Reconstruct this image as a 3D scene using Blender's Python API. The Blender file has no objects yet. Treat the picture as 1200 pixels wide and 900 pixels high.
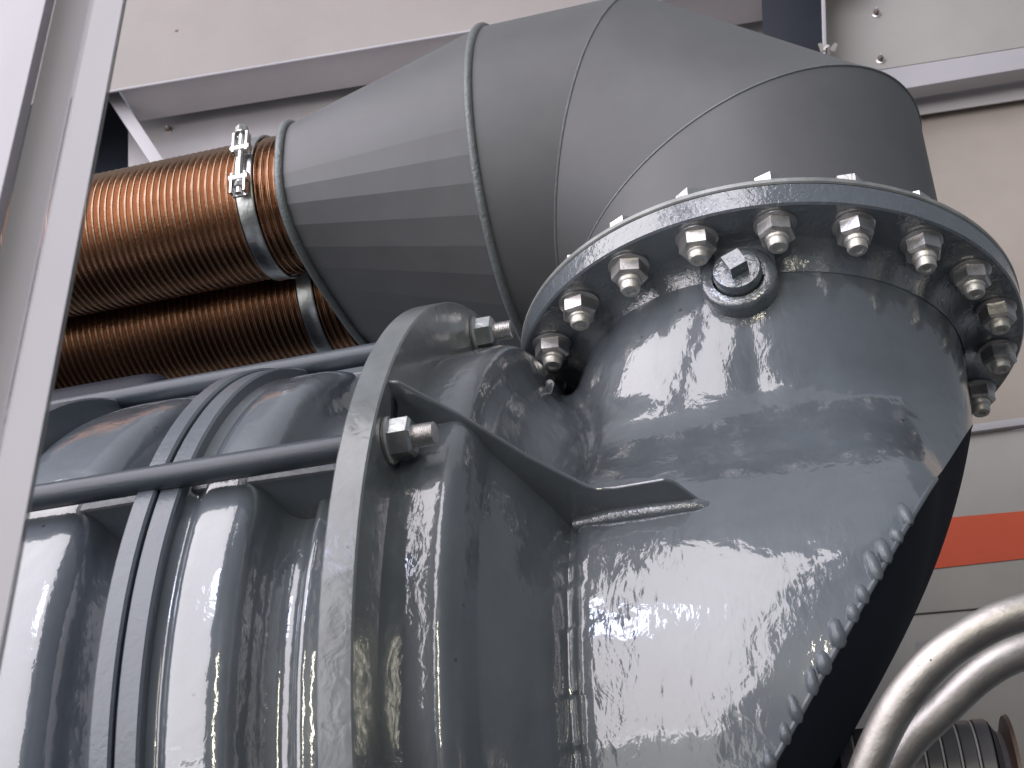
import bpy, bmesh, math, random
from mathutils import Vector, Matrix
random.seed(7)
S = bpy.context.scene
COL = S.collection
PI = math.pi

# ------------------------------------------------------------------ camera
CAM_POS = Vector((0.3748, -1.4356, -0.5022))
R_ = Vector((0.9622, 0.2719, -0.0115)).normalized()
FW = Vector((-0.2188, 0.7980, 0.5614)).normalized()
U_ = R_.cross(FW).normalized()
R_ = FW.cross(U_).normalized()
FPX = 1799.3
cd = bpy.data.cameras.new('camera'); cam = bpy.data.objects.new('camera', cd); COL.objects.link(cam)
m = Matrix((R_, U_, -FW)).transposed().to_4x4(); m.translation = CAM_POS; cam.matrix_world = m
cd.sensor_width = 36; cd.lens = 36*FPX/1200; cd.clip_start = .01; cd.clip_end = 100
cd.dof.use_dof = True; cd.dof.focus_distance = 1.55; cd.dof.aperture_fstop = 18
S.camera = cam

# ------------------------------------------------------------------ world and lamps
w = bpy.data.worlds.new('World'); S.world = w; w.use_nodes = True
bg = w.node_tree.nodes['Background']; bg.inputs[0].default_value = (.80, .88, 1.0, 1); bg.inputs[1].default_value = .22
S.view_settings.view_transform = 'Standard'; S.view_settings.look = 'None'
S.view_settings.exposure = 0.0; S.view_settings.gamma = 1
def area(name, az, el, dist, sx, sy, power, col, roll=0):
    """lamp seen from the casing at azimuth az (0 = -Y, + toward +X) and elevation el, facing the casing"""
    a, e = math.radians(az), math.radians(el)
    d = Vector((math.sin(a)*math.cos(e), -math.cos(a)*math.cos(e), math.sin(e)))
    l = bpy.data.lights.new(name, 'AREA'); l.shape = 'RECTANGLE'; l.size = sx; l.size_y = sy; l.energy = power; l.color = col
    o = bpy.data.objects.new(name, l); COL.objects.link(o)
    o.location = Vector((.1, -.2, .2))+d*dist
    o.rotation_euler = (d.to_track_quat('Z', 'Y').to_matrix() @ Matrix.Rotation(math.radians(roll), 3, 'Z')).to_euler()
    return o
area('open_door_light', -33, 27, 3.8, 5.0, 5.0, 290, (1.0, .945, .985))
area('blue_window_light', -16, 30, 3.4, .7, .5, 14, (.62, .70, 1.0))
area('strip_light', 16, 4, 3.6, .16, 1.6, 22, (1.0, .93, .74))
area('low_ground_light', -33, -19, 4.2, 5.0, 2.1, 40, (1.0, .97, .93))
area('top_fill_light', 60, 84, 3.2, 3.6, 3.6, 9, (.97, .97, 1.0))  # added overhead fill, no known lamp up there

# ------------------------------------------------------------------ materials
def mat(name, col, rough=.5, metal=0, coat=0, coatr=.05, bumps=(), vary=.0, vscale=8, spec=.5, specks=0, cior=1.5):
    mt = bpy.data.materials.new(name); mt.use_nodes = True; nt = mt.node_tree; N = nt.nodes; L = nt.links
    b = N['Principled BSDF']
    b.inputs['Roughness'].default_value = rough; b.inputs['Metallic'].default_value = metal
    b.inputs['Coat Weight'].default_value = coat; b.inputs['Coat Roughness'].default_value = coatr
    b.inputs['Specular IOR Level'].default_value = spec; b.inputs['Coat IOR'].default_value = cior
    tc = N.new('ShaderNodeTexCoord')
    c = list(col)+[1]
    b.inputs['Base Color'].default_value = c
    if vary:
        n = N.new('ShaderNodeTexNoise'); n.inputs['Scale'].default_value = vscale; n.inputs['Detail'].default_value = 7; n.inputs['Roughness'].default_value = .65
        L.new(tc.outputs['Object'], n.inputs['Vector'])
        r = N.new('ShaderNodeValToRGB'); L.new(n.outputs['Fac'], r.inputs[0])
        r.color_ramp.elements[0].position = .3; r.color_ramp.elements[1].position = .72
        r.color_ramp.elements[0].color = [v*(1-vary) for v in col]+[1]; r.color_ramp.elements[1].color = [min(1, v*(1+vary)) for v in col]+[1]
        out = r.outputs[0]
        if specks:
            v = N.new('ShaderNodeTexVoronoi'); v.inputs['Scale'].default_value = specks; L.new(tc.outputs['Object'], v.inputs['Vector'])
            k = N.new('ShaderNodeValToRGB'); L.new(v.outputs['Distance'], k.inputs[0]); k.color_ramp.elements[0].position = .035; k.color_ramp.elements[1].position = .06
            mx = N.new('ShaderNodeMixRGB'); L.new(k.outputs[0], mx.inputs[0]); mx.inputs[1].default_value = (.03, .03, .03, 1); L.new(out, mx.inputs[2]); out = mx.outputs[0]
        L.new(out, b.inputs['Base Color'])
        rr = N.new('ShaderNodeMapRange'); L.new(n.outputs['Fac'], rr.inputs[0]); rr.inputs[3].default_value = max(0, rough-.08); rr.inputs[4].default_value = rough+.10
        L.new(rr.outputs[0], b.inputs['Roughness'])
    prev = None
    for (kind, scale, dist, stretch) in bumps:
        mp = N.new('ShaderNodeMapping'); mp.inputs['Scale'].default_value = stretch; L.new(tc.outputs['Object'], mp.inputs[0])
        t = N.new('ShaderNodeTexNoise'); t.inputs['Scale'].default_value = scale; t.inputs['Detail'].default_value = 3
        t.inputs['Distortion'].default_value = .6 if kind == 'n' else 1.6
        L.new(mp.outputs[0], t.inputs['Vector'])
        bp = N.new('ShaderNodeBump'); bp.inputs['Strength'].default_value = 1; bp.inputs['Distance'].default_value = dist
        L.new(t.outputs['Fac'], bp.inputs['Height'])
        if prev: L.new(prev, bp.inputs['Normal'])
        prev = bp.outputs[0]
    if prev:
        L.new(prev, b.inputs['Normal']); L.new(prev, b.inputs['Coat Normal'])
    return mt
PAINT = (.112, .130, .150)
M = {
 'gloss': mat('glossy_grey_enamel', PAINT, .30, coat=1, coatr=.045, cior=1.9, vary=.15, vscale=11, specks=26,
              bumps=(('n', 9, .0035, (1, 1, 1)), ('n', 120, .00024, (1, 1, .35)), ('w', 45, .00036, (1, 1, .7)))),
 'gloss_rough': mat('lumpy_grey_enamel', PAINT, .28, coat=1, coatr=.05, cior=1.9, vary=.12, vscale=9,
              bumps=(('n', 14, .003, (1, 1, 1)), ('w', 110, .0007, (1, 1, 1)), ('n', 260, .0003, (1, 1, 1)))),
 'cover': mat('dark_navy_cover', (.020, .026, .038), .75, spec=.08, vary=.2, vscale=8),  # end cover, darker and more matte than the elbow shell
 'bigrim': mat('worn_flange_enamel', (.17, .188, .198), .30, coat=.7, coatr=.12, vary=.22, vscale=22, bumps=(('n', 60, .0005, (1, 1, 1)), ('n', 12, .0008, (1, 1, 1)))),
 'rim': mat('flange_edge_enamel', (.105, .125, .145), .34, coat=.5, coatr=.15, vary=.18, vscale=14, bumps=(('n', 60, .0005, (1, 1, 1)), ('n', 12, .0008, (1, 1, 1)))),
 'pale_edge': mat('worn_pale_edge', (.30, .31, .31), .4, metal=.3, vary=.3, vscale=25, bumps=(('n', 120, .0004, (1, 1, 1)),)),
 'satin': mat('satin_grey_enamel', PAINT, .36, coat=.35, coatr=.2, vary=.12, vscale=9, bumps=(('n', 20, .001, (1, 1, 1)), ('n', 160, .0005, (1, 1, 1)))),
 'matte': mat('satin_grey_duct_paint', (.113, .116, .122), .48, coat=.0, coatr=.3, vary=.15, vscale=5, bumps=(('n', 5, .003, (1, 1, 1)), ('n', 900, .00005, (1, 1, 1)))),
 'weld': mat('painted_weld_bead', (.15, .165, .17), .4, coat=.3, coatr=.2, vary=.15, vscale=60, bumps=(('n', 240, .0015, (1, 1, 1)),)),
 'rod': mat('dark_grey_rod_paint', (.045, .057, .072), .40, coat=.2, coatr=.2, vary=.15, vscale=20, bumps=(('n', 120, .0004, (.3, 1, 1)),)),
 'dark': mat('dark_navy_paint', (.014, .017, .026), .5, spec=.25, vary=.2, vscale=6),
 'steel': mat('dull_stainless_steel', (.66, .64, .63), .38, metal=1, vary=.16, vscale=50, bumps=(('n', 300, .0003, (1, 1, 1)),)),
 'bright': mat('bright_zinc_steel', (.70, .69, .67), .30, metal=1, vary=.14, vscale=70, bumps=(('n', 300, .0003, (1, 1, 1)),)),
 'shank': mat('pale_galvanised_end', (.70, .68, .64), .45, metal=.8, vary=.15, vscale=90, bumps=(('n', 400, .0004, (1, 1, 1)),)),
 'copper': mat('copper_bronze', (.36, .225, .15), .25, metal=1, vary=.22, vscale=9, bumps=(('n', 160, .0004, (1, 1, 1)),)),
 'band': mat('worn_zinc_band', (.50, .52, .52), .30, metal=1, vary=.3, vscale=30, bumps=(('n', 90, .0006, (1, 1, 1)),)),
 'white': mat('white_powder_coat', (.40, .388, .415), .45, coat=.15, coatr=.2, vary=.04, vscale=4, bumps=(('n', 6, .002, (1, 1, .3)),)),
 'cream': mat('cream_panel_paint', (.265, .242, .228), .42, vary=.10, vscale=3, bumps=(('n', 5, .003, (1, 1, 1)),)),
 'lilac': mat('pale_grey_panel_paint', (.50, .475, .485), .45, vary=.09, vscale=4, bumps=(('n', 5, .002, (1, 1, 1)),)),
 'panel': mat('light_grey_panel_paint', (.36, .345, .33), .45, vary=.09, vscale=4, bumps=(('n', 5, .002, (1, 1, 1)),)),
 'beige': mat('beige_wall_paint', (.37, .325, .285), .5, vary=.11, vscale=3, bumps=(('n', 5, .002, (1, 1, 1)),)),
 'orange': mat('orange_tape', (.60, .075, .022), .5, vary=.07, vscale=5),
 'tube': mat('satin_steel_tube', (.56, .53, .50), .50, metal=1, vary=.2, vscale=25, specks=60, bumps=(('n', 60, .0006, (1, 1, 1)), ('n', 400, .0002, (1, 1, 1)))),
 'rubber': mat('dark_ribbed_rubber', (.11, .105, .12), .38, coat=.2, coatr=.3, vary=.15, vscale=20),
 'groove': mat('pale_groove_line', (.50, .49, .50), .5, vary=.1, vscale=30),
 'bronze': mat('brown_worn_washer', (.24, .17, .14), .45, metal=.6, vary=.2, vscale=40),
 'floor': mat('dark_concrete', (.05, .05, .052), .7, vary=.3, vscale=3),
}

# ------------------------------------------------------------------ helpers
def finish(name, bm, material, parent=None, smooth=True, angle=40, kind=None, recalc=True):
    if recalc: bmesh.ops.recalc_face_normals(bm, faces=bm.faces)
    me = bpy.data.meshes.new(name); bm.to_mesh(me); bm.free(); me.materials.append(material)
    if smooth:
        me.polygons.foreach_set('use_smooth', [True]*len(me.polygons))
        if angle < 180: me.set_sharp_from_angle(angle=math.radians(angle))
    o = bpy.data.objects.new(name, me); COL.objects.link(o)
    if parent: o.parent = parent; o.matrix_parent_inverse = Matrix.Identity(4)
    if parent and 'base' in parent: o.location = -Vector(parent['base'])
    if kind: o['kind'] = kind
    return o
def tag(o, label=None, cat=None, group=None, kind=None):
    if label: o['label'] = label
    if cat: o['category'] = cat
    if group: o['group'] = group
    if kind: o['kind'] = kind
    return o
def thing(name, label, cat, loc=(0, 0, 0), group=None, rot=None):
    o = bpy.data.objects.new(name, None); COL.objects.link(o); o.location = loc; o.empty_display_size = .05
    if rot is not None: o.rotation_euler = rot
    return tag(o, label, cat, group)
def wparent(o, parent):   # parent keeping world coordinates of the mesh (parent unrotated)
    o.parent = parent; o.location = o.location-parent.location
    return o
def grid(bm, rows, close_u=False, close_v=False):
    vs = [[bm.verts.new(p) for p in r] for r in rows]
    n, k = len(vs), len(vs[0])
    for i in range(n if close_u else n-1):
        for j in range(k if close_v else k-1):
            a, b, c, d = vs[i][j], vs[i][(j+1) % k], vs[(i+1) % n][(j+1) % k], vs[(i+1) % n][j]
            q = []
            for v in (a, b, c, d):
                if v not in q: q.append(v)
            if len(q) > 2: bm.faces.new(q)
    return vs
def frame(axis):
    w = Vector(axis).normalized(); t = Vector((0, 0, 1)) if abs(w.z) < .9 else Vector((1, 0, 0))
    u = w.cross(t).normalized(); v = w.cross(u).normalized()
    return u, v, w
def lathe(bm, prof, origin, axis, seg=48, cap=(False, False), a0=0, a1=2*PI):
    """prof: (distance along axis, radius)"""
    u, v, w = frame(axis); o = Vector(origin); full = abs(a1-a0-2*PI) < 1e-6
    rows = []
    for h, r in prof:
        rows.append([o+w*h+(u*math.cos(a)+v*math.sin(a))*r for a in [a0+(a1-a0)*i/seg for i in range(seg if full else seg+1)]])
    vs = grid(bm, rows, close_v=full)
    if cap[0]: bm.faces.new(vs[0])
    if cap[1]: bm.faces.new(vs[-1])
    return vs
def tube(bm, pts, r, seg=12, closed=False, cap=True):
    pts = [Vector(p) for p in pts]; n = len(pts); rows = []
    nrm = None
    for i, p in enumerate(pts):
        t = (pts[(i+1) % n]-pts[i-1]) if closed else (pts[min(i+1, n-1)]-pts[max(i-1, 0)])
        t.normalize()
        if nrm is None: nrm = frame(t)[0]
        nrm = (nrm-t*nrm.dot(t)).normalized(); b = t.cross(nrm)
        rr = r[i] if isinstance(r, (list, tuple)) else r
        rows.append([p+(nrm*math.cos(a)+b*math.sin(a))*rr for a in [2*PI*j/seg for j in range(seg)]])
    vs = grid(bm, rows, close_u=closed, close_v=True)
    if cap and not closed: bm.faces.new(vs[0]); bm.faces.new(vs[-1])
def prism(bm, poly, d):
    """closed polygon extruded by vector d"""
    d = Vector(d); a = [bm.verts.new(Vector(p)) for p in poly]; b = [bm.verts.new(Vector(p)+d) for p in poly]
    bm.faces.new(a); bm.faces.new(b[::-1]); n = len(a)
    for i in range(n): bm.faces.new((a[i], b[i], b[(i+1) % n], a[(i+1) % n]))
def bevel(bm, w, seg=2, ang=30):
    es = [e for e in bm.edges if len(e.link_faces) == 2 and e.calc_face_angle(0) > math.radians(ang)]
    bmesh.ops.bevel(bm, geom=es, offset=w, segments=seg, affect='EDGES', profile=.6)
def box(bm, c, s, axes=None):
    ax = axes or (Vector((1, 0, 0)), Vector((0, 1, 0)), Vector((0, 0, 1))); c = Vector(c)
    P = [c+ax[0]*(sx*s[0]/2)+ax[1]*(sy*s[1]/2)-ax[2]*(s[2]/2) for sx, sy in ((-1, -1), (1, -1), (1, 1), (-1, 1))]
    prism(bm, P, ax[2]*s[2])
def hexprof(bm, origin, axis, af, h, chamfer=.0015, rot=0):
    u, v, w = frame(axis); o = Vector(origin); R = af/2/math.cos(PI/6)
    rows = []
    for hh, rr in ((0, R), (h-chamfer*1.4, R), (h, R-chamfer*1.6)):
        rows.append([o+w*hh+(u*math.cos(a)+v*math.sin(a))*rr for a in [rot+PI/3*i for i in range(6)]])
    vs = grid(bm, rows, close_v=True); bm.faces.new(vs[0]); bm.faces.new(vs[-1])
def dirpx(x, y): return (FW*FPX+R_*(x-600)-U_*(y-450)).normalized()
def at(x, y, p0, n):
    """where the sight line through a spot of the photograph meets the plane (p0, n)"""
    d = dirpx(x, y); n = Vector(n); return CAM_POS+d*((Vector(p0)-CAM_POS).dot(n)/d.dot(n))

# ================================================================== background enclosure
WD = (FW*FPX-R_*11600-U_*1379); WD.z = 0; WD.normalize()          # run of the wall
WN = Vector((0, 0, 1)).cross(WD).normalized()
if WN.y > 0: WN = -WN                                             # toward the viewer
def wp(off): return Vector((0, 0, 0))-WN*off
def slab(name, px, off, thick, material, label=None, cat=None, kind=None, off2=None, bev=.002, up=None):
    """panel whose outline is px on the wall plane 'off' metres behind the machine axis, thickness going away from the viewer"""
    bm = bmesh.new()
    prism(bm, [at(x, y, wp(off), WN) for x, y in px], -WN*thick); bmesh.ops.recalc_face_normals(bm, faces=bm.faces)
    if bev: bevel(bm, bev)
    return tag(finish(name, bm, material, kind=kind), label, cat)
def sheet(name, front, back, offf, offb, thick, material, **k):
    bm = bmesh.new()
    P = [at(x, y, wp(offf), WN) for x, y in front]+[at(x, y, wp(offb), WN) for x, y in back]
    prism(bm, P, (0, 0, thick)); return tag(finish(name, bm, material), **k)

bm = bmesh.new(); prism(bm, [(-5, -5, -1.75), (5, -5, -1.75), (5, 3, -1.75), (-5, 3, -1.75)], (0, 0, -.1))
tag(finish('floor', bm, M['floor'], smooth=False), kind='structure')

# upper left: cream hood with its folded lip
slab('cream_hood', [(-80, 142), (-80, -260), (1010, -260), (1010, -40), (600, 28), (140, 105)], .55, .004, M['cream'],
     'wide cream sheet panel of the hood above the copper hoses', 'panel')
sheet('folded_lip', [(140, 105.5), (600, 28.5), (1010, -39.5)], [(1010, 5), (600, 72), (163, 142)], .552, .66, .002, M['lilac'],
      label='pale grey folded lip under the cream hood panel', cat='panel lip')
bm = bmesh.new(); tube(bm, [at(x, y, wp(.548), WN) for x, y in ((126, 108), (140, 105.5), (370, 67), (600, 28.5), (1010, -39.5))], .003, 8)
tag(finish('edge_trim', bm, M['white']), 'thin white rounded edge trim along the bottom of the cream hood panel', 'trim')
slab('back_panel', [(150, 135), (600, 62), (1000, 5), (1000, 330), (150, 330)], .70, .004, M['lilac'],
     'shaded grey back panel with one bolt behind the copper hoses', 'panel')
slab('diagonal_strut', [(116, 100), (138, 106), (215, 222), (196, 222)], .60, .012, M['white'],
     'short diagonal white strut behind the upper copper hose', 'strut')
slab('dark_void_sheet', [(-60, 60), (119, 100), (200, 222), (200, 420), (-60, 420)], .74, .01, M['dark'],
     'dark navy panel in the gap between the white post and the diagonal strut', 'panel')  # dark sheet whose colour stands in for the shade of an open void

# right hand side
slab('upper_wall_panel', [(955, -260), (1420, -260), (1420, 20), (1040, 80), (930, 98)], .62, .02, M['panel'],
     'cream wall panel with two screws at the upper right', 'panel')
slab('ledge', [(930, 98.5), (1040, 80.5), (1420, 20.5), (1420, 43), (1064, 103), (930, 124)], .60, .03, M['white'],
     'bright white ledge band under the upper right wall panel', 'ledge')
slab('recess_panel', [(930, 100), (1420, 20), (1420, 82), (1085, 133), (930, 158)], .66, .004, M['lilac'],
     'narrow grey recessed strip under the white ledge', 'panel')
slab('beige_wall', [(1000, 120), (1420, 60), (1420, 466), (1132, 506), (1000, 524)], .68, .01, M['beige'],
     'plain beige wall panel right of the bolted outlet flange', 'wall')
slab('wall_trim', [(1000, 517), (1132, 498), (1420, 458), (1420, 467), (1132, 507), (1000, 526)], .65, .012, M['white'],
     'thin pale trim strip dividing beige wall from the lower panel', 'trim')
slab('lower_wall', [(900, 528), (1132, 508), (1420, 484), (1420, 690), (1000, 725), (900, 733)], .66, .01, M['panel'],
     'pale grey wall panel carrying the orange stripe', 'wall')
slab('bottom_wall', [(900, 734.5), (1000, 726.5), (1420, 691.5), (1420, 1150), (900, 1150)], .663, .01, M['panel'],
     'pale grey lowest wall panel behind the steel hose loops', 'wall')
slab('orange_stripe', [(1000, 616), (1105, 607), (1420, 580), (1420, 630), (1105, 665), (1000, 676)], .6585, .0015, M['orange'],
     'orange tape stripe across the pale wall', 'stripe', bev=0)
b = slab('navy_beam', [(884, -200), (957, -200), (964, 62), (960, 160), (899, 160)], .52, .03, M['dark'],
     'dark navy upright beam rising behind the grey duct elbow', 'beam')
slab('beam_edge_trim', [(957, -200), (961.5, -200), (969, 62), (969, 160), (964, 160), (964, 62)], .518, .03, M['white'],
     'narrow white edge strip beside the dark navy beam', 'trim')

def screw(x, y, off, label, scale=1.0):
    p = at(x, y, wp(off), WN)
    t = thing('screw', label, 'screw', p, 'small screws in the enclosure panels')
    bm = bmesh.new(); lathe(bm, [(0, .0085*scale), (.002*scale, .0085*scale), (.003*scale, .006*scale)], (0, 0, 0), WN, 20, (True, True))
    finish('washer', bm, M['steel'], t)
    bm = bmesh.new(); hexprof(bm, WN*.003*scale, WN, .0095*scale, .007*scale, .001, .3); finish('hex_head', bm, M['bronze'], t)
    bm = bmesh.new(); lathe(bm, [(.010*scale, .003*scale), (.016*scale, .003*scale), (.017*scale, .002*scale)], (0, 0, 0), WN, 12, (True, True)); finish('tip', bm, M['steel'], t)
screw(1027, 17, .62, 'upper of the two screws in the top right wall panel')
screw(1032, 71, .62, 'lower of the two screws in the top right wall panel')
screw(198, 153, .70, 'lone screw on the shaded back panel above the copper hose')
bm = bmesh.new(); lathe(bm, [(0, .004), (.0015, .003)], at(207, 36, wp(.55), WN), WN, 12, (True, True))
tag(finish('rivet', bm, M['bronze']), 'tiny dark rivet in the cream hood panel', 'rivet')
# wing nut beside the beam
p = at(970, 60, wp(.50), WN); t = thing('wing_nut', 'small worn steel wing nut at the foot of the navy beam', 'wing nut', p)
bm = bmesh.new(); lathe(bm, [(-.02, .004), (.012, .004), (.013, .003)], (0, 0, 0), WN, 12, (True, True)); finish('stud', bm, M['steel'], t)
for s in (-1, 1):
    bm = bmesh.new()
    a = R_*s*.4+U_*.6
    prism(bm, [R_*(.002*s), R_*(.012*s)+U_*.012, R_*(.017*s)+U_*.010, R_*(.012*s)-U_*.004], WN*.004); finish('wing', bm, M['steel'], t, smooth=False)

# white folded post in the left foreground
def post():
    t = thing('frame_post', 'tall folded white post of the door frame at the left edge', 'post', at(60, 450, CAM_POS+FW*.80, FW))
    t['base'] = list(t.location)
    P0 = CAM_POS+FW*.80; H = Vector((FW.x, FW.y, 0)).normalized()
    # plan outline: photo x at height y=170, plus depth
    def pt(x, dep): 
        p = at(x, 170, CAM_POS+FW*(.80+dep), FW); return Vector((p.x, p.y, 0))
    def strip(name, pl, material):
        bm = bmesh.new(); rows = []
        for z in (-1.7, 1.6): rows.append([Vector((p.x, p.y, z)) for p in pl])
        grid(bm, rows, close_v=True); bevel(bm, .0012, 2, 25)
        return finish(name, bm, material, t, angle=30)
    strip('outer_fold', [pt(-260, .0), pt(14, .0), pt(26, .018), pt(26, .05), pt(-260, .05)], M['white'])
    strip('channel', [pt(27, .020), pt(68, .030), pt(72, .024), pt(72, .05), pt(27, .05)], M['white'])
    strip('inner_fold', [pt(73, .020), pt(76, .016), pt(112, .018), pt(113.5, .020), pt(113.5, .05), pt(73, .05)], M['white'])
    strip('seal_strip', [pt(114, .024), pt(116.5, .026), pt(116.5, .05), pt(114, .05)], M['panel'])
post()

# ================================================================== casing
OX, OY = .280, -.010          # centre of the outlet
case = thing('machine_casing', 'big glossy dark grey cast casing with ribs, ring flanges and bolted upturned outlet', 'machine casing', (0, 0, 0))

# --- lathed barrel left of and just right of the big flange
def smooth_prof(pts, sub=6):
    out = []
    n = len(pts)
    for i in range(n-1):
        p0, p1, p2, p3 = pts[max(i-1, 0)], pts[i], pts[i+1], pts[min(i+2, n-1)]
        for k in range(sub):
            t = k/sub
            out.append(tuple(.5*((2*p1[j])+(-p0[j]+p2[j])*t+(2*p0[j]-5*p1[j]+4*p2[j]-p3[j])*t*t+(-p0[j]+3*p1[j]-3*p2[j]+p3[j])*t**3) for j in (0, 1)))
    out.append(pts[-1]); return out
XA = (1, 0, 0)
def ringprof(x0, x1, r, ri, ch=.002):
    return [(x0, ri), (x0, r-ch), (x0+ch, r), (x1-ch, r), (x1, r-ch), (x1, ri)]
bm = bmesh.new(); lathe(bm, smooth_prof([(-.24, .405), (-.255, .408), (-.266, .424), (-.275, .446), (-.290, .4565), (-.318, .458), (-.345, .4575), (-.37, .453), (-.385, .445), (-.40, .44)]), (0, 0, 0), XA, 160)
tag(finish('bulge_shell', bm, M['gloss'], case, angle=60))
bm = bmesh.new(); lathe(bm, smooth_prof([(-.027, .418), (-.045, .420), (-.062, .424), (-.072, .428), (-.078, .424), (-.082, .414), (-.088, .410), (-.098, .411), (-.108, .420), (-.114, .436), (-.120, .450), (-.132, .4575), (-.150, .459), (-.165, .4585), (-.174, .454), (-.181, .458), (-.184, .462)]), (0, 0, 0), XA, 160)
finish('bulge_shell', bm, M['gloss'], case, angle=60)
bm = bmesh.new(); lathe(bm, smooth_prof([(-.40, .43), (-.46, .43), (-.50, .44), (-.54, .40), (-.70, .40)]), (0, 0, 0), XA, 120)
finish('end_shell', bm, M['gloss'], case, angle=60)
for x0, x1, r in ((-.222, -.2035, .473), (-.2025, -.182, .470), (-.445, -.424, .470), (-.423, -.40, .474)):
    bm = bmesh.new(); lathe(bm, ringprof(x0, x1, r, .40), (0, 0, 0), XA, 160); finish('ring_flange', bm, M['satin'], case, angle=35)
bm = bmesh.new(); lathe(bm, smooth_prof([(-.222, .452), (-.227, .448), (-.234, .430), (-.242, .405)], 4), (0, 0, 0), XA, 160); finish('ring_fillet', bm, M['gloss'], case, angle=60)
# big flange
bm = bmesh.new(); lathe(bm, [(-.027, .40), (-.027, .5035), (-.0255, .505), (-.0015, .505), (0, .5035), (0, .44), (0, .40)], (0, 0, 0), XA, 200)
fl = finish('big_flange', bm, M['bigrim'], case, angle=35)
# neck right of the flange
bm = bmesh.new(); lathe(bm, smooth_prof([(-.001, .4535), (.010, .4545), (.030, .4545), (.048, .4535), (.058, .441), (.064, .424), (.068, .414), (.082, .392), (.094, .370), (.104, .352), (.112, .334), (.118, .324)]), (0, 0, 0), XA, 180)
finish('neck_shell', bm, M['gloss'], case, angle=60)

# --- elbow body: barrel and upright neck melted together, cut by the slanting end plane
import numpy as np
def sdf(x, y, z):
    R = np.where(x < .126, np.interp(x, [.05, .068, .082, .094, .104, .112, .119, .123, .126], [.425, .405, .383, .361, .342, .330, .3275, .334, .3355]), .3355)
    R = R-.6*np.clip(x-.235, 0, 1)**2
    d1 = np.sqrt(y*y+z*z)-R
    e1 = x-.436; kk = .07; hh = np.clip(.5+.5*(d1-e1)/kk, 0, 1); d1 = e1*(1-hh)+d1*hh+kk*hh*(1-hh)      # rounded right end
    rn = .2065+.002*np.exp(-(.467-z)/.01)-.008*np.clip((.45-z)/.12, 0, 1)
    c = np.clip(-(x-OX)/np.maximum(np.sqrt((x-OX)**2+(y-OY)**2), 1e-6), 0, 1); rn = rn+.055*c*np.clip((.455-z)/.13, 0, 1.2)
    d2 = np.sqrt((x-OX)**2+(y-OY)**2)-rn
    d2 = np.where(z < 0, d2+(-z)*1.0, d2)
    k = .052; h = np.clip(.5+.5*(d2-d1)/k, 0, 1)
    return d2*(1-h)+d1*h-k*h*(1-h)
def surface_net(x0, x1, y0, y1, z0, z1, h):
    xs, ys, zs = np.arange(x0, x1, h), np.arange(y0, y1, h), np.arange(z0, z1, h)
    G = sdf(xs[:, None, None], ys[None, :, None], zs[None, None, :])
    sg = G < 0
    c = [sg[a:sg.shape[0]-1+a, b:sg.shape[1]-1+b, d:sg.shape[2]-1+d] for a in (0, 1) for b in (0, 1) for d in (0, 1)]
    cnt = sum(q.astype(np.int8) for q in c); act = (cnt > 0) & (cnt < 8)
    idx = -np.ones(act.shape, np.int64); I = np.argwhere(act); idx[act] = np.arange(len(I))
    P = np.stack([xs[I[:, 0]], ys[I[:, 1]], zs[I[:, 2]]], 1)+h/2
    e = 1e-4
    for _ in range(4):
        x, y, z = P.T; f = sdf(x, y, z)
        g = np.stack([(sdf(x+e, y, z)-f), (sdf(x, y+e, z)-f), (sdf(x, y, z+e)-f)], 1)/e
        P = P-g*(f/np.maximum((g*g).sum(1), .2))[:, None]
    F = []
    for ax in range(3):
        a = [slice(1, -1)]*3; b = [slice(1, -1)]*3; a[ax] = slice(0, -1); b[ax] = slice(1, None)
        A, B = sg[tuple(a)], sg[tuple(b)]; E = np.argwhere(A != B)
        o1, o2 = [(1, 2), (2, 0), (0, 1)][ax]
        base = E.copy(); 
        for d in range(3):
            if d != ax: base[:, d] += 1
        def cell(da, db):
            q = base.copy(); q[:, o1] -= da; q[:, o2] -= db; return idx[q[:, 0], q[:, 1], q[:, 2]]
        F.append(np.stack([cell(1, 1), cell(0, 1), cell(0, 0), cell(1, 0)], 1))
    F = np.concatenate(F); F = F[(F >= 0).all(1)]
    return P, F
EK, EZ, EY = .336, .69, .31
EN = Vector((1, EY, -EZ)).normalized(); EP = Vector((EK, -.33, 0))
P, F = surface_net(.066, .60, -.37, .37, -.40, .474, .006)
me = bpy.data.meshes.new('t'); me.from_pydata(P.tolist(), [], F.tolist())
bm = bmesh.new(); bm.from_mesh(me); bpy.data.meshes.remove(me)
bmesh.ops.bisect_plane(bm, geom=bm.verts[:]+bm.edges[:]+bm.faces[:], plane_co=EP, plane_no=EN, clear_outer=True, dist=1e-5)
# the open edge in the end plane, ordered into the seam
be = [e for e in bm.edges if len(e.link_faces) == 1 and all(abs((v.co-EP).dot(EN)) < 1e-4 for v in e.verts)]
nb = {}
for e in be:
    a, b = e.verts; nb.setdefault(a, []).append(b); nb.setdefault(b, []).append(a)
st = min(nb, key=lambda v: v.co.z+ (0 if v.co.y < 0 else 9)); loop = [st]; prev = None
nxt = min(nb[st], key=lambda v: v.co.y)
while nxt is not None and nxt not in loop[:1]:
    loop.append(nxt); c = [v for v in nb[nxt] if v is not loop[-2]]
    nxt = c[0] if c else None
    if len(loop) > 3000: break
seam = [v.co.copy() for v in loop]
tag(finish('elbow_shell', bm, M['gloss'], case, angle=180))
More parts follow.
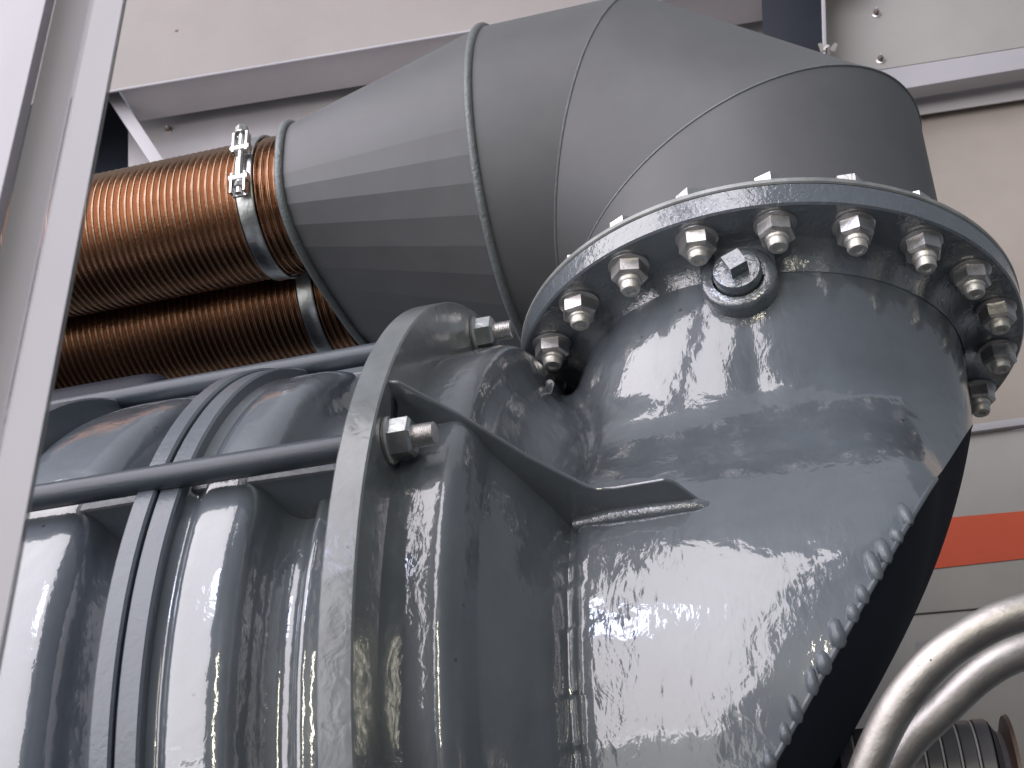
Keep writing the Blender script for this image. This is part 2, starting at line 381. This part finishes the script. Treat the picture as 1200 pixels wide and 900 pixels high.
# slightly domed end cover closing the cut
def resample(pts, step):
    out = [pts[0]]; acc = 0
    for a, b in zip(pts, pts[1:]):
        d = (b-a).length
        while d > 0 and acc+d >= step:
            t = (step-acc)/d; a = a.lerp(b, t); out.append(a); d = (b-a).length; acc = 0
        acc += d
    return out
seam = resample(seam, .006)
cen = sum(seam, Vector())/len(seam)
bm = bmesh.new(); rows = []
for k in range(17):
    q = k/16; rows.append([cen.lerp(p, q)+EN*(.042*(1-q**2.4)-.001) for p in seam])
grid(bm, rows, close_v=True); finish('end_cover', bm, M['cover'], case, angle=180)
bm = bmesh.new(); tube(bm, [p for p in seam if p.y < -.02 and p.z < .17], .0024, 8); finish('seam_weld', bm, M['satin'], case)
# lumps of weld on the front run of the seam
fr = [i for i, p in enumerate(seam) if p.y < -.05 and -.13 < p.z < .10]
fr = fr[3:]
n = 13
for k in range(n):
    i = fr[int(k*(len(fr)-1)/(n-1))]; p = seam[i]; tg = (seam[(i+1) % len(seam)]-seam[i-1]).normalized()
    if tg.z < 0: tg = -tg
    g = Vector((0, p.y, p.z)).normalized()                       # outward normal of the barrel
    L = random.uniform(.008, .024)
    d = (-EN*.62+tg*random.uniform(.55, .9)); d = (d-g*d.dot(g)).normalized()
    r = random.uniform(.0042, .0060)
    bm = bmesh.new()
    tube(bm, [p-d*.004+g*.001, p+g*.002, p+d*L*.35+g*.0025, p+d*L*.7+g*.002, p+d*L+g*.0012, p+d*(L+.004)-g*.001], [r*.5, r, r*1.1, r, r*.8, r*.2], 10)
    finish('weld_lump', bm, M['satin'], case)

# --- outlet flange
ZU, ZM, ZT = .467, .493, .501
RF = .274
bm = bmesh.new(); lathe(bm, [(ZU-.03, .2065), (ZU-.018, .209), (ZU-.008, .2155), (ZU-.002, .2225), (ZU, .226), (ZU, RF-.002), (ZU+.002, RF), (ZM-.001, RF), (ZM, RF-.001), (ZM, .18)], (OX, OY, 0), (0, 0, 1), 160)
finish('outlet_flange', bm, M['gloss_rough'], case, angle=35)
# threaded plug with boss under the flange
def plug():
    c = Vector((.276, -.226, .428)); ax = Vector((.0, -1, .0)).normalized()
    bm = bmesh.new(); lathe(bm, [(-.04, .0385), (.001, .038), (.004, .037), (.006, .034), (.006, .0262), (-.006, .0245)], c, ax, 48); b = finish('boss', bm, M['gloss_rough'], case)
    # part of the boss running up into the flange
    bm = bmesh.new(); box(bm, Vector((.276, -.205, .446)), (.074, .048, .040)); bevel(bm, .004); finish('boss_web', bm, M['gloss_rough'], case)
    bm = bmesh.new(); lathe(bm, [(-.005, .0240), (.015, .0240), (.0175, .0228), (.018, .018)], c, ax, 40, (True, True)); p = finish('plug', bm, M['gloss_rough'], case)
    u, v, w_ = frame(ax); a = math.radians(24); uu = u*math.cos(a)+v*math.sin(a); vv = v*math.cos(a)-u*math.sin(a)
    bm = bmesh.new(); box(bm, c+ax*.024, (.0185, .0185, .018), (uu, vv, ax)); bevel(bm, .0015)
    h = finish('square_head', bm, M['gloss_rough']); h.parent = p
plug()

# --- ribs (webs) on the casing
def rib(ang, prof, th, material, yname='rib', label=None):
    """prof: closed list of (X, r) in the half plane at angle ang above -Y"""
    a = math.radians(ang); e = Vector((0, -math.cos(a), math.sin(a))); n = Vector((0, math.sin(a), math.cos(a)))
    bm = bmesh.new(); prism(bm, [Vector((x, 0, 0))+e*r-n*th/2 for x, r in prof], n*th)
    bmesh.ops.recalc_face_normals(bm, faces=bm.faces); bevel(bm, .0025, 3)
    return finish(yname, bm, material, case, angle=50)
RP = [(-.002, .42), (-.002, .502), (.008, .500), (.053, .456), (.098, .406), (.136, .371), (.146, .3655), (.160, .364), (.203, .365), (.211, .360), (.232, .332), (.232, .30), (.10, .30), (.06, .38)]
rib(25, RP, .0052, M['gloss'])
rib(155, RP, .009, M['gloss'])
LP_ = [(-.188, .43), (-.188, .458), (-.027, .455), (-.027, .41), (-.10, .40)]
LP2 = [(-.40, .43), (-.40, .455), (-.223, .455), (-.223, .40), (-.30, .40)]
for a in (20, 62, 104, 146):
    rib(a, LP_, .016, M['satin']); rib(a, LP2, .016, M['satin'])
# raised fillet weld under the right rib
def fillet(ang, pts, r, name='rib_weld'):
    a = math.radians(ang); e = Vector((0, -math.cos(a), math.sin(a))); n = Vector((0, math.sin(a), math.cos(a)))
    bm = bmesh.new(); tube(bm, [Vector((x, 0, 0))+e*q-n*.004 for x, q in pts], r, 10); return finish(name, bm, M['gloss_rough'], case)
fillet(25, [(.118, .332), (.15, .334), (.19, .334), (.225, .333), (.236, .329), (.246, .324)], [.006, .0085, .0085, .008, .006, .002])

# --- flange bolts: 20 round the outlet
def bolt(proto=None):
    t = bpy.data.objects.new('flange_bolt', None); COL.objects.link(t); t.empty_display_size = .02; t.parent = case
    D = (0, 0, -1)
    bm = bmesh.new(); lathe(bm, [(.0, .017), (0, .0205), (.001, .0212), (.0032, .0212), (.0042, .0200), (.0042, .010)], (0, 0, 0), D, 32, (True, True)); finish('washer', bm, M['steel'], t)
    bm = bmesh.new(); hexprof(bm, (0, 0, -.0042), D, .0322, .0165, .0018); finish('nut', bm, M['steel'], t, angle=25)
    bm = bmesh.new(); lathe(bm, [(.018, .0122), (.022, .0118), (.0235, .0108), (.0235, .0102), (.029, .0102), (.0315, .0088), (.0315, .0055), (.0300, .004), (.0300, .0001)], (0, 0, 0), D, 24, (True, False)); finish('shank_end', bm, M['shank'], t, angle=35)
    bm = bmesh.new(); hexprof(bm, (0, 0, ZT-ZU+.0025), (0, 0, 1), .030, .0175, .0018, .3); finish('bolt_head', bm, M['bright'], t, angle=25)
    bm = bmesh.new(); lathe(bm, [(ZT-ZU+.0002, .0185), (ZT-ZU+.0025, .0185)], (0, 0, 0), (0, 0, 1), 28, (True, True)); finish('washer', bm, M['bright'], t)
    return t
def copy_tree(o, parent=None):
    c = o.copy(); COL.objects.link(c)
    if parent: c.parent = parent
    for ch in o.children: copy_tree(ch, c)
    return c
b0 = bolt(); src = list(b0.children)
for k in range(20):
    th = 3.615+k*PI/10
    if k == 0: t = b0
    else:
        t = b0.copy(); COL.objects.link(t); t.parent = case
        for ch in src:
            c = ch.copy(); COL.objects.link(c); c.parent = t
            if 'shank' in c.name: c.scale = (1, 1, random.uniform(.88, 1.13))
    t.location = (OX+.247*math.cos(th), OY+.247*math.sin(th), ZU); t.rotation_euler = (0, 0, random.uniform(0, PI/3))

# --- tie rods
def tie_rod(ang, label):
    a = math.radians(ang); y, z = -.476*math.cos(a), .476*math.sin(a)
    t = thing('tie_rod', label, 'tie rod', (0, y, z), 'tie rods alongside the casing')
    bm = bmesh.new(); tube(bm, [(-.70, 0, 0), (-.03, 0, 0), (-.0275, 0, 0)], .0112, 20); finish('rod', bm, M['rod'], t)
    bm = bmesh.new(); lathe(bm, [(.0005, .0195), (.003, .0200), (.0045, .0185)], (0, 0, 0), XA, 32, (True, True)); finish('washer', bm, M['steel'], t)
    bm = bmesh.new(); hexprof(bm, (.0045, 0, 0), XA, .0300, .018, .0018, .22); finish('nut', bm, M['band'], t, angle=25)
    prof = []
    n = 9
    for i in range(n):
        x = .0225+i*.0019; prof += [(x, .0098), (x+.0008, .0086), (x+.0013, .0086)]
    prof += [(.0225+n*.0019, .0098), (.0225+n*.0019+.001, .0085), (.0225+n*.0019+.001, .0001)]
    bm = bmesh.new(); lathe(bm, prof, (0, 0, 0), XA, 24); finish('thread_end', bm, M['steel'], t, angle=20)
tie_rod(19.2, 'near tie rod with hex nut, running left below the front rib')
tie_rod(63.5, 'far tie rod passing behind the casing top, nut beside the outlet flange')
bm = bmesh.new(); c = at(644, 452, (0, -.205, 0), (0, 1, 0)); lathe(bm, [(-.02, .003), (.002, .0042), (.004, .0042), (.006, .0025)], c, (.3, -.7, .2), 16, (True, True))
finish('grease_nipple', bm, M['steel'], case)
# slot in the flange above the near nut
a = math.radians(25); 
bm = bmesh.new(); c = Vector((.0012, -.478*math.cos(math.radians(23.0)), .478*math.sin(math.radians(23.0))))
box(bm, c, (.0016, .010, .030)); bevel(bm, .0006); finish('dark_slot', bm, M['dark'], case)

# ================================================================== sheet metal duct
duct = thing('exhaust_duct', 'satin grey sheet metal duct elbow tapering left to the copper hoses', 'duct', (OX, OY, ZT))
duct['base'] = list(duct.location)
RD = .2125
V1 = Vector((0, 0, 1)); V2 = Vector((-.78, 0, .625)).normalized(); V3 = Vector((-1, 0, 0))
A1 = Vector((OX, OY, .6695)); A2 = A1+V2*.190
N12 = (V1+V2).normalized(); N23 = (V2+V3).normalized()
def cylcut(c, v, planes, seg=128):
    """rows of points of a cylinder (axis c+v t) cut by the planes (p, n)"""
    e2 = Vector((0, 1, 0)); e1 = v.cross(e2).normalized(); rows = []
    for p, n in planes:
        row = []
        for i in range(seg):
            q = 2*PI*i/seg; o = c+(e1*math.cos(q)+e2*math.sin(q))*RD
            row.append(o+v*((p-o).dot(n)/v.dot(n)))
        rows.append(row)
    return rows
XR = Vector((-.006, OY, A2.z))
planes = [(Vector((OX, OY, ZT)), V1), (A1, N12), (A2, N23), (XR, V3)]
for i, (c, v) in enumerate(((A1, V1), (A1, V2), (A2, V3))):
    rows = cylcut(c, v, planes[i:i+2]); full = [[rows[0][j].lerp(rows[1][j], k/6) for j in range(len(rows[0]))] for k in range(7)]
    bm = bmesh.new(); grid(bm, full, close_v=True); finish('duct_segment', bm, M['matte'], duct, angle=60)
    if i < 2:
        bm = bmesh.new(); tube(bm, rows[1], .0016, 6, closed=True); finish('seam_bead', bm, M['weld'], duct)
ring = cylcut(A2, V3, [(XR, V3)])[0]
bm = bmesh.new(); tube(bm, ring, .0055, 10, closed=True); finish('weld_ring', bm, M['weld'], duct)
# upper flange ring of the duct
bm = bmesh.new(); lathe(bm, [(ZM+.0006, .20), (ZM+.0006, RF-.0005), (ZM+.002, RF+.001), (ZT-.002, RF+.001), (ZT, RF-.001), (ZT, .2126), (ZT, .20)], (OX, OY, 0), (0, 0, 1), 160)
finish('ring_flange', bm, M['pale_edge'], duct, angle=35)
# taper from round to the oval end
XE = -.252; HC = Vector((XE, 0, .773)); HW, HH = .190, .094
NS = 36
def oval(hw, hh, c, n, tilt=math.radians(3)):
    out = []
    for i in range(n):
        q = 2*PI*i/n; cy, cz = math.cos(q), math.sin(q)
        k = 3.0; rr = (abs(cy)**k+abs(cz)**k)**(-1/k); y, z = cy*rr*hw, cz*rr*hh
        out.append(c+Vector((0, y*math.cos(tilt)-z*math.sin(tilt), z*math.cos(tilt)+y*math.sin(tilt))))
    return out
def oval_pt(q, hw, hh, c, tilt=math.radians(3)):
    cy, cz = math.cos(q), math.sin(q); k = 3.0; rr = (abs(cy)**k+abs(cz)**k)**(-1/k); y, z = cy*rr*hw, cz*rr*hh
    return c+Vector((0, y*math.cos(tilt)-z*math.sin(tilt), z*math.cos(tilt)+y*math.sin(tilt)))
def taper(angs, name):
    rows = [[Vector((XR.x, OY+math.cos(a)*RD, A2.z+math.sin(a)*RD)).lerp(oval_pt(a, HW, HH, HC), k/6) for a in angs] for k in range(7)]
    bm = bmesh.new(); vs = grid(bm, rows); return bm
up = [math.radians(-10+a*2.5) for a in range(77)] + [math.radians(182+a*2) for a in range(9)]
fac = [math.radians(a) for a in (198, 207, 216, 226, 236, 246, 258, 270, 290, 310, 330, 350)]
bm = taper(up, 'a'); finish('taper_shell', bm, M['matte'], duct, angle=180)
for a, b in zip(fac, fac[1:]):
    bm = taper([a, b], 'f'); finish('taper_facet', bm, M['matte'], duct, angle=180)
bm = bmesh.new(); tube(bm, oval(HW+.002, HH+.002, HC, 96), .0055, 10, closed=True); finish('end_rim', bm, M['weld'], duct)
bm = bmesh.new(); prism(bm, oval(HW, HH, HC+Vector((-.001, 0, 0)), 64), (.004, 0, 0)); finish('end_plate', bm, M['dark'], duct)

# ================================================================== copper bellows hoses and clamps
def bellows(y, label):
    t = Vector((XE-.002, y, .770)); bm = bmesh.new(); prof = [(0, .082)]
    pitch = .0090; n = 65
    for i in range(n):
        for k in range(8):
            q = k/8; r = .0838+.0036*(math.sin(2*PI*q-PI/2))
            prof.append((.004+(i+q)*pitch, r))
    lathe(bm, prof, t, (-1, 0, 0), 96)
    return tag(finish('bellows_hose', bm, M['copper'], angle=180), label, 'bellows hose', 'corrugated copper hoses')
bellows(-.0935, 'near, upper-looking copper corrugated hose with the bolted band clamp')
bellows(.0955, 'far copper corrugated hose partly hidden under and behind the near one')
def clamp(y, x, label, bolt_ang):
    r = .0895; t = thing('band_clamp', label, 'hose clamp', (x, y, .770), 'band clamps on the copper hoses')
    bm = bmesh.new(); W = .0105
    lathe(bm, [(-W, r-.001), (-W, r+.0012), (-W+.002, r+.002), (0, r+.0012), (W-.002, r+.002), (W, r+.0012), (W, r-.001)], (0, 0, 0), XA, 90); finish('band', bm, M['band'], t, angle=50)
    a = math.radians(bolt_ang); e = Vector((0, -math.cos(a), math.sin(a))); tg = Vector((0, -math.sin(a), -math.cos(a)))   # tg runs down the front
    c = e*(r+.009)
    for s in (-1, 1):
        bm = bmesh.new(); cc = c+tg*s*.022
        tube(bm, [cc+Vector((-.012, 0, 0)), cc+Vector((.012, 0, 0))], .0058, 14); finish('trunnion', bm, M['bright'], t, angle=50)
        bm = bmesh.new(); box(bm, e*(r+.004)+tg*s*.034, (.019, .022, .003), (Vector((1, 0, 0)), tg, e)); bevel(bm, .0008); finish('band_loop', bm, M['bright'], t)
        for q in (-1, 1):
            bm = bmesh.new(); box(bm, c+tg*s*.030+Vector((q*.0085, 0, 0)), (.0025, .028, .011), (Vector((1, 0, 0)), tg, e)); bevel(bm, .0006); finish('loop_strap', bm, M['bright'], t)
    bm = bmesh.new(); tube(bm, [c-tg*.050, c+tg*.044], .0040, 12); finish('clamp_bolt', bm, M['bright'], t, angle=50)
    bm = bmesh.new(); hexprof(bm, c-tg*.046, -tg, .0140, .009, .0008); finish('bolt_head', bm, M['bright'], t, angle=25)
    bm = bmesh.new(); lathe(bm, [(0, .0075), (.0015, .0075)], c-tg*.0445, -tg, 18, (True, True)); finish('washer', bm, M['bright'], t)
    bm = bmesh.new(); hexprof(bm, c+tg*.029, tg, .011, .007, .0008); finish('nut', bm, M['bright'], t, angle=25)
clamp(-.0935, -.302, 'zinc band clamp with its bolt on top of the near copper hose', -6)
clamp(.0955, -.302, 'dark band clamp on the far copper hose, only its lower part in sight', 95)

# dark rounded housing behind the casing at far left
bm = bmesh.new()
box(bm, (-.555, .06, .405), (.34, .42, .235)); bmesh.ops.recalc_face_normals(bm, faces=bm.faces); bevel(bm, .05, 6)
tag(finish('gear_housing', bm, M['dark'], angle=60), 'dark rounded housing behind the casing below the far copper hose', 'housing')

# ================================================================== bottom right: steel hose loops, pulley
def spline(pts, n=12):
    out = []; k = len(pts)
    for i in range(k-1):
        P = [pts[max(i-1, 0)], pts[i], pts[i+1], pts[min(i+2, k-1)]]
        for j in range(n):
            t = j/n; a, b, c, d = P; out.append(.5*((2*b)+(-a+c)*t+(2*a-5*b+4*c-d)*t*t+(-a+3*b-3*c+d)*t**3))
    out.append(pts[-1]); return out
def hose(px, dep, rpx, label):
    pts = [at(x, y, CAM_POS+FW*d, FW) for (x, y), d in zip(px, dep)]
    bm = bmesh.new(); tube(bm, spline(pts), rpx/FPX*1.25, 24)
    tag(finish('steel_hose', bm, M['tube'], angle=180), label, 'steel hose', 'looped steel hoses at the lower right')
hose([(985, 1050), (1000, 960), (1018, 898), (1052, 828), (1098, 773), (1150, 737), (1205, 716), (1290, 700), (1400, 700)], [1.12]*9, 19.5, 'outer of the two looped satin steel hoses')
hose([(990, 1050), (1008, 975), (1036, 915), (1067, 868), (1100, 836), (1150, 790), (1203, 763), (1290, 745), (1400, 740)], [1.17]*9, 19.5, 'inner of the two looped satin steel hoses')

def pulley():
    ax = (WD*-1.0) if WD.x < 0 else WD
    c = at(1046, 930, CAM_POS+FW*1.45, FW); t = thing('ribbed_pulley', 'dark ribbed pulley with pale groove lines inside the hose loops', 'pulley', c)
    px = 1.45/FPX
    n = 6; R = 77*px; step = 19.5*px
    for i in range(-3, n):
        bm = bmesh.new(); x0 = (i*19.5)*px
        lathe(bm, [(x0, R*.90), (x0+.0008, R*(.97+.0*i)), (x0+.002, R), (x0+step-.0026, R), (x0+step-.0016, R*.98), (x0+step-.0012, R*.9)], (0, 0, 0), ax, 64, (True, True)); finish('rib_band', bm, M['rubber'], t)
        if i > -3: bm = bmesh.new(); lathe(bm, [(x0-.0014, R*.9), (x0-.0014, R*.985), (x0+.0004, R*.985), (x0+.0004, R*.9)], (0, 0, 0), ax, 64, (True, True)); finish('groove_line', bm, M['groove'], t)
    bm = bmesh.new(); x0 = n*19.5*px; lathe(bm, [(x0, R*.96), (x0+.006, R*.80), (x0+.011, R*.78)], (0, 0, 0), ax, 64, (True, True)); finish('hub', bm, M['rubber'], t)
    bm = bmesh.new(); lathe(bm, [(x0-.001, R*.78), (x0+.011, R*.78), (x0+.015, R*1.02), (x0+.0185, R*1.04), (x0+.0185, R*.3)], (0, 0, 0), ax, 64, (True, True)); finish('end_disc', bm, M['bronze'], t)
    c = at(935, 930, CAM_POS+FW*1.62, FW); t = thing('dark_coupling', 'dark grooved coupling below the casing seam, left of the steel hoses', 'coupling', c)
    px = 1.62/FPX
    for i, (x0, x1, r) in enumerate(((0, 14, 66), (15, 26, 70), (27, 38, 66), (39, 52, 71), (53, 60, 60))):
        bm = bmesh.new(); lathe(bm, [(x0*px, r*px*.94), (x0*px+.001, r*px), (x1*px-.001, r*px), (x1*px, r*px*.94)], (0, 0, 0), ax, 56, (True, True)); finish('groove_band', bm, M['dark'], t)
pulley()
bm = bmesh.new(); p = at(1081, 765, wp(.60), WN); box(bm, p, (.016, .02, .026)); bevel(bm, .002)
tag(finish('corner_bracket', bm, M['white']), 'tiny white bracket corner showing between the casing and the steel hoses', 'bracket')
